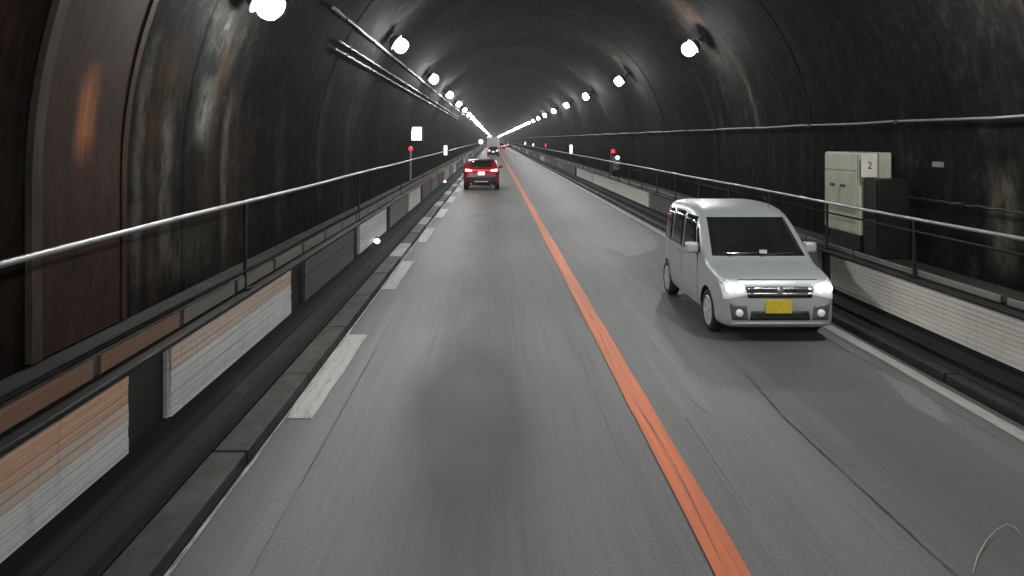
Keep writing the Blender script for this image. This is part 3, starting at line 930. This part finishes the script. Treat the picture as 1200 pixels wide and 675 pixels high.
def cut_arches(o, spots, r, depth):
    me = o.data
    mods = []
    b = bmesh.new()
    for x, y, z in spots:
        s = 1 if x > 0 else -1
        mt = Matrix.Translation((x, y, z)) @ Matrix.Rotation(R(90) * s, 4, 'Y')
        lathe(b, [(r, -depth), (r, 0.2)], mt, 32, True)
    c = bm_obj('cutter', b, 'black_plastic', o.parent)
    md = o.modifiers.new('cut', 'BOOLEAN'); md.object = c; md.operation = 'DIFFERENCE'; md.solver = 'EXACT'
    try: md.material_mode = 'TRANSFER'
    except Exception: pass
    dg = bpy.context.evaluated_depsgraph_get(); dg.update()
    nme = bpy.data.meshes.new_from_object(o.evaluated_get(dg))
    o.modifiers.clear(); o.data = nme
    try: nme.set_sharp_from_angle(angle=R(38))
    except Exception: pass
    bpy.data.objects.remove(c)

# ---- silver minivan coming towards the camera
VL = 3.395
V = Body(VL,
    top=[(0, .56), (.015, .66), (.05, .745), (.12, .80), (.35, .865), (.62, .915), (.72, .945), (.80, 1.0), (1.0, 1.17), (1.2, 1.335), (1.34, 1.44), (1.46, 1.51), (1.62, 1.565), (1.9, 1.60), (2.4, 1.605), (2.9, 1.585), (3.12, 1.555), (3.25, 1.50), (3.33, 1.40), (3.37, 1.2), (VL, .95)],
    bot=[(0, .26), (.03, .20), (.12, .17), (.5, .16), (2.9, .17), (3.25, .20), (VL, .30)],
    half=[(0, .60), (.03, .655), (.08, .690), (.16, .712), (.30, .728), (.6, .7375), (2.8, .7375), (3.1, .725), (3.25, .70), (3.33, .665), (VL, .60)],
    tumble=0.22, belt=0.92, n=9.0)
t = thing('silver_minivan', 'silver small boxy minivan with yellow plate driving towards the camera', 'minivan', (3.585, 9.60, 0))
ys = [0, .008, .02, .04, .07, .12, .2, .3, .45, .6, .68, .74, .80, .88, 1.0, 1.1, 1.2, 1.28, 1.36, 1.46, 1.54, 1.62, 1.75, 1.9, 2.2, 2.5, 2.8, 2.95, 3.08, 3.16, 3.22, 3.27, 3.31, 3.34, 3.365, 3.385, VL]
body = bm_obj('body', V.mesh(ys, 56), 'silver', t, True)
WX = .735; WR_ = .272; YF, YR = .66, 3.08 - .02
cut_arches(body, [(s * WX, y, WR_) for s in (-1, 1) for y in (YF, YR)], 0.325, 0.22)
for p in body.data.polygons: p.use_smooth = True
try: body.data.set_sharp_from_angle(angle=R(38))
except Exception: pass
for s in (-1, 1):
    for y in (YF, YR):
        wheel(t, s * (WX - .012), y, WR_, .16, s)
glass = bm_obj('windscreen', V.patch('front', [(-.625, .975), (.625, .975), (.545, 1.44), (-.545, 1.44)], .006, .02, 16, 10), 'glass', t, True)
bm_obj('sticker', bbox(.02, .12, V.front(.05, 1.02) - .03, V.front(.05, 1.02) - .008, 1.00, 1.05), 'panel_white', glass)
for x0, x1 in ((-.42, .02), (.02, .48)):
    bm_obj('wiper', tube(bmesh.new(), [(x0, V.front(x0, .975) - .02, .975), ((x0 + x1) / 2, V.front((x0 + x1) / 2, 1.0) - .02, 1.0), (x1, V.front(x1, 1.015) - .02, 1.015)], .008, 6), 'black_plastic', t)
for s in (-1, 1):
    for (a, b_, zz) in ((1.32, 1.98, 1.44), (2.03, 2.66, 1.46), (2.72, 3.13, 1.44)):
        q = [(a - (.16 if a < 1.4 else 0), .945), (b_, .945), (b_ - (.05 if b_ > 3 else 0), zz), (a + (.12 if a < 1.4 else 0), zz)]
        bm_obj('side_window', V.patch('side', q, .005, .02, 8, 5, s), 'glass', t, True)
    bm_obj('quarter_window', V.patch('side', [(.98, .985), (1.11, .985), (1.32, 1.30), (1.28, 1.30)], .005, .02, 4, 4, s), 'glass', t, True)
    bm_obj('tail_lamp', V.patch('side', [(3.20, .95), (3.30, .95), (3.28, 1.38), (3.18, 1.38)], .008, .02, 3, 5, s), 'tail_red', t, True)
    # seams between the doors
    for a in (1.13, 2.01, 2.78):
        bm_obj('door_seam', V.patch('side', [(a - .005, .30), (a + .005, .30), (a + .005, .95), (a - .005, .95)], .0015, .01, 1, 6, s), 'black_plastic', t)
    bm_obj('sill', V.patch('side', [(1.0, .19), (2.72, .19), (2.72, .25), (1.0, .25)], .008, .02, 6, 2, s), 'grey_plastic', t, True)
    for a in (1.80, 2.12):
        bm_obj('door_handle', bbox(s * V.side(a, .86) - .018, s * V.side(a, .86) + .018, a, a + .14, .845, .875, .008), 'silver', t)
    mx = s * (V.side(1.12, 1.0) + .09)
    mir = bm_obj('door_mirror', bbox(mx - .085, mx + .085, 1.04, 1.15, .97, 1.12, .035), 'silver', t, True)
    bm_obj('mirror_glass', bbox(mx - .068, mx + .068, 1.148, 1.158, .99, 1.10, .004), 'glass', mir)
    bm_obj('mirror_arm', bbox(min(s * .66, mx), max(s * .66, mx), 1.08, 1.12, .975, 1.01), 'black_plastic', mir)
    # headlamp wraps the corner
    q = [(s * .40, .60), (s * .685, .54), (s * .72, .80), (s * .46, .735)]
    hl = bm_obj('headlamp', V.patch('front', q, .008, .02, 10, 6), 'head_clear', t, True)
    cxh = s * .52
    for dx in (0, .11 * s):
        xx = cxh + dx - .02 * s; zz = .685
        bm_obj('lamp_bowl', lathe(bmesh.new(), [(.050, 0), (.050, .02), (.030, .03), (0, .034)], Matrix.Translation((xx, V.front(xx, zz) - .004, zz)) @ Matrix.Rotation(R(90), 4, 'X'), 18), 'head_lit', hl, True)
    fl = bm_obj('fog_lamp_surround', V.patch('front', [(s * .40, .29), (s * .60, .29), (s * .63, .50), (s * .42, .46)], .006, .02, 6, 5), 'grey_plastic', t, True)
    bm_obj('fog_lamp', lathe(bmesh.new(), [(.045, 0), (.045, .015), (0, .022)], Matrix.Translation((s * .51, V.front(s * .51, .38) - .006, .38)) @ Matrix.Rotation(R(90), 4, 'X'), 16), 'drl', fl, True)
gr = bm_obj('grille', V.patch('front', [(-.40, .565), (.40, .565), (.42, .70), (-.42, .70)], .006, .02, 10, 4), 'black_plastic', t, True)
for z in (.60, .665):
    bm_obj('grille_bar', V.patch('front', [(-.39, z), (.39, z), (.39, z + .026), (-.39, z + .026)], .014, .01, 10, 1), 'chrome', gr, True)
bm_obj('emblem', lathe(bmesh.new(), [(.045, 0), (.045, .012), (.02, .018), (0, .018)], Matrix.Translation((0, V.front(0, .66) - .014, .655)) @ Matrix.Rotation(R(90), 4, 'X'), 18), 'chrome', gr)
bm_obj('lower_grille', V.patch('front', [(-.38, .285), (.38, .285), (.36, .40), (-.36, .40)], .006, .02, 10, 3), 'black_plastic', t, True)
pl = bm_obj('number_plate', bbox(-.185, .145, -.022, -.006, .375, .54, .004), 'yellow_plate', t)
bm_obj('bumper_lip', V.patch('front', [(-.60, .215), (.60, .215), (.60, .255), (-.60, .255)], .015, .02, 12, 2), 'silver', t, True)
bm_obj('hood_seam', V.patch('front', [(-.50, .775), (.50, .775), (.50, .783), (-.50, .783)], .002, .01, 12, 1), 'black_plastic', t)
bm_obj('roof_antenna', tube(bmesh.new(), [(.45, 1.6, V.top[-9][1] - .02), (.45, 1.85, 1.70)], .006, 6), 'black_plastic', t)

# ---- red car driving ahead
RL = 4.3
C = Body(RL,
    top=[(0, .60), (.04, .74), (.3, .86), (1.0, .98), (1.25, 1.06), (1.9, 1.42), (2.3, 1.53), (2.9, 1.545), (3.45, 1.49), (3.75, 1.36), (3.98, 1.17), (4.10, 1.09), (4.20, 1.05), (4.26, .95), (RL, .70)],
    bot=[(0, .30), (.1, .20), (4.0, .22), (4.2, .28), (RL, .40)],
    half=[(0, .62), (.1, .78), (.35, .87), (.8, .90), (3.6, .905), (4.0, .88), (4.15, .84), (4.25, .78), (RL, .70)],
    tumble=0.34, belt=0.98, n=6.0)
t = thing('red_car', 'red hatchback with its tail lamps lit driving ahead in our lane', 'car', (-0.59, 38.0 + RL, 0), rz=PI)
ys = [0, .02, .05, .1, .2, .35, .6, .9, 1.1, 1.25, 1.5, 1.75, 1.9, 2.1, 2.3, 2.6, 2.9, 3.2, 3.45, 3.6, 3.75, 3.87, 3.98, 4.05, 4.1, 4.15, 4.2, 4.23, 4.26, 4.28, RL]
body = bm_obj('body', C.mesh(ys, 48), 'red_paint', t, True)
cut_arches(body, [(s * .90, y, .34) for s in (-1, 1) for y in (.85, 3.48)], 0.40, 0.28)
for p in body.data.polygons: p.use_smooth = True
try: body.data.set_sharp_from_angle(angle=R(40))
except Exception: pass
for s in (-1, 1):
    for y in (.85, 3.48):
        wheel(t, s * .895, y, .34, .22, s)
bm_obj('rear_window', C.patch('rear', [(-.58, 1.14), (.58, 1.14), (.47, 1.40), (-.47, 1.40)], .008, .02, 10, 6), 'glass', t, True)
bm_obj('spoiler', bbox(-.54, .54, 3.50, 3.86, 1.475, 1.51, .012), 'dark_paint', t)
for s in (-1, 1):
    bm_obj('tail_lamp', C.patch('rear', [(s * .44, .955), (s * .80, .95), (s * .79, 1.07), (s * .50, 1.04)], .012, .02, 8, 4), 'tail_lit', t, True)
    bm_obj('side_window', C.patch('side', [(1.5, 1.03), (3.4, 1.05), (3.1, 1.40), (1.95, 1.38)], .006, .02, 8, 5, s), 'glass', t, True)
    bm_obj('bumper_reflector', C.patch('rear', [(s * .48, .64), (s * .66, .64), (s * .66, .675), (s * .48, .675)], .026, .02, 3, 1), 'tail_red', t)
    mx = s * 1.0
    bm_obj('door_mirror', bbox(mx - .10, mx + .10, 1.45, 1.56, 1.02, 1.15, .03), 'red_paint', t, True)
    bm_obj('exhaust_tip', bbox(s * .50 - .07, s * .50 + .07, 4.18, 4.29, .30, .35, .01), 'chrome', t)
bm_obj('light_bar', C.patch('rear', [(-.44, .995), (.44, .995), (.44, 1.02), (-.44, 1.02)], .012, .02, 8, 1), 'tail_bar', t)
bm_obj('lower_bumper', C.patch('rear', [(-.80, .30), (.80, .30), (.86, .70), (-.86, .70)], .018, .03, 12, 5), 'black_plastic', t, True)
bm_obj('number_plate', bbox(-.165, .165, C.rear(0, .85) - .02, C.rear(0, .85) + .03, .77, .935, .01), 'plate_lit', t)
bm_obj('skid_plate', bbox(-.34, .34, 4.25, 4.335, .42, .475, .01), 'panel_white', t)

# ---- far cars and the truck
def far_car(name, label, x, y, paint, L=4.2, H=1.45, lamp='tail_lit'):
    B = Body(L, [(0, .6), (.1, .75), (1.1, .95), (1.8, H - .06), (2.3, H), (3.2, H - .03), (3.75, 1.10), (L - .1, .98), (L, .7)], [(0, .3), (.1, .2), (L - .2, .22), (L, .38)],
             [(0, .62), (.3, .83), (.8, .86), (L - .5, .86), (L - .1, .78), (L, .70)], .32, .95, 6)
    t = thing(name, label, 'car', (x, y + L, 0), rz=PI)
    ys = [0, .05, .1, .3, .8, 1.1, 1.45, 1.8, 2.3, 2.8, 3.2, 3.5, 3.75, L - .3, L - .1, L - .04, L]
    bm_obj('body', B.mesh(ys, 28), paint, t, True)
    for s in (-1, 1):
        for yy in (.8, L - .85):
            wheel(t, s * .86, yy, .31, .2, s, 5)
        bm_obj('tail_lamp', B.patch('rear', [(s * .46, .80), (s * .80, .80), (s * .80, .96), (s * .46, .94)], .015, .02, 4, 2), lamp, t)
    bm_obj('rear_window', B.patch('rear', [(-.55, 1.06), (.55, 1.06), (.48, H - .12), (-.48, H - .12)], .01, .02, 6, 4), 'glass', t)
    bm_obj('number_plate', bbox(-.165, .165, L - .03, L + .02, .62, .78), 'plate_lit', t)
far_car('dark_car', 'small dark car with red tail lamps between red car and truck', 0.0, 112.0, 'dark_paint')
far_car('dark_car', 'tiny far car with red lamps just right of the truck', 2.1, 190.0, 'dark_paint', 4.4, 1.6)
far_car('dark_car', 'farthest tiny car with red lamps close to the right walkway', 3.7, 225.0, 'dark_paint', 4.4, 1.6)
t = thing('box_truck', 'pale grey box truck far ahead with red corner lamps', 'truck', (0.02, 150.0, 0))
bm_obj('cargo_box', bbox(-1.22, 1.22, 0, 6.0, .62, 3.0, .04), 'truck_grey', t)
for x in (-.605, .605):
    bm_obj('rear_door', bbox(x - .58, x + .58, -.035, -.002, .72, 2.92, .01), 'truck_grey', t)
bm_obj('cab', bbox(-1.1, 1.1, 6.25, 8.0, .5, 2.45, .12), 'truck_grey', t)
bm_obj('chassis', bbox(-.45, .45, .1, 7.6, .45, .615), 'black_plastic', t)
bm_obj('rear_bumper', bbox(-1.1, 1.1, -.06, .02, .38, .52, .01), 'black_plastic', t)
for s in (-1, 1):
    bm_obj('tail_lamp', bbox(s * .92 - .2, s * .92 + .2, -.09, -.062, .42, .56, .01), 'tail_lit', t)
    bm_obj('marker_lamp', bbox(s * 1.1 - .10, s * 1.1 + .10, -.06, -.036, 2.84, 2.97, .01), 'tail_lit', t)
    for yy in (1.2, 6.9):
        wheel(t, s * 1.05, yy, .43, .25, s, 6)

# ================================================================== thin haze added to lift the blacks and halo the lamps
b = bbox(CX - RAD - 1, CX + RAD + 1, Y0 - 2, Y1 + 2, -1.0, SPRING + RAD + 1)
hz = bm_obj('added_haze', b, None); hz['kind'] = 'stuff'
hm = bpy.data.materials.new('added_haze_air'); hm.use_nodes = True
hm.node_tree.nodes.remove(hm.node_tree.nodes['Principled BSDF'])
pv = hm.node_tree.nodes.new('ShaderNodeVolumePrincipled')
pv.inputs['Color'].default_value = (0.8, 0.83, 0.86, 1); pv.inputs['Density'].default_value = 0.0005
pv.inputs['Anisotropy'].default_value = 0.55
hm.node_tree.links.new(pv.outputs[0], hm.node_tree.nodes['Material Output'].inputs['Volume'])
hz.data.materials.append(hm)
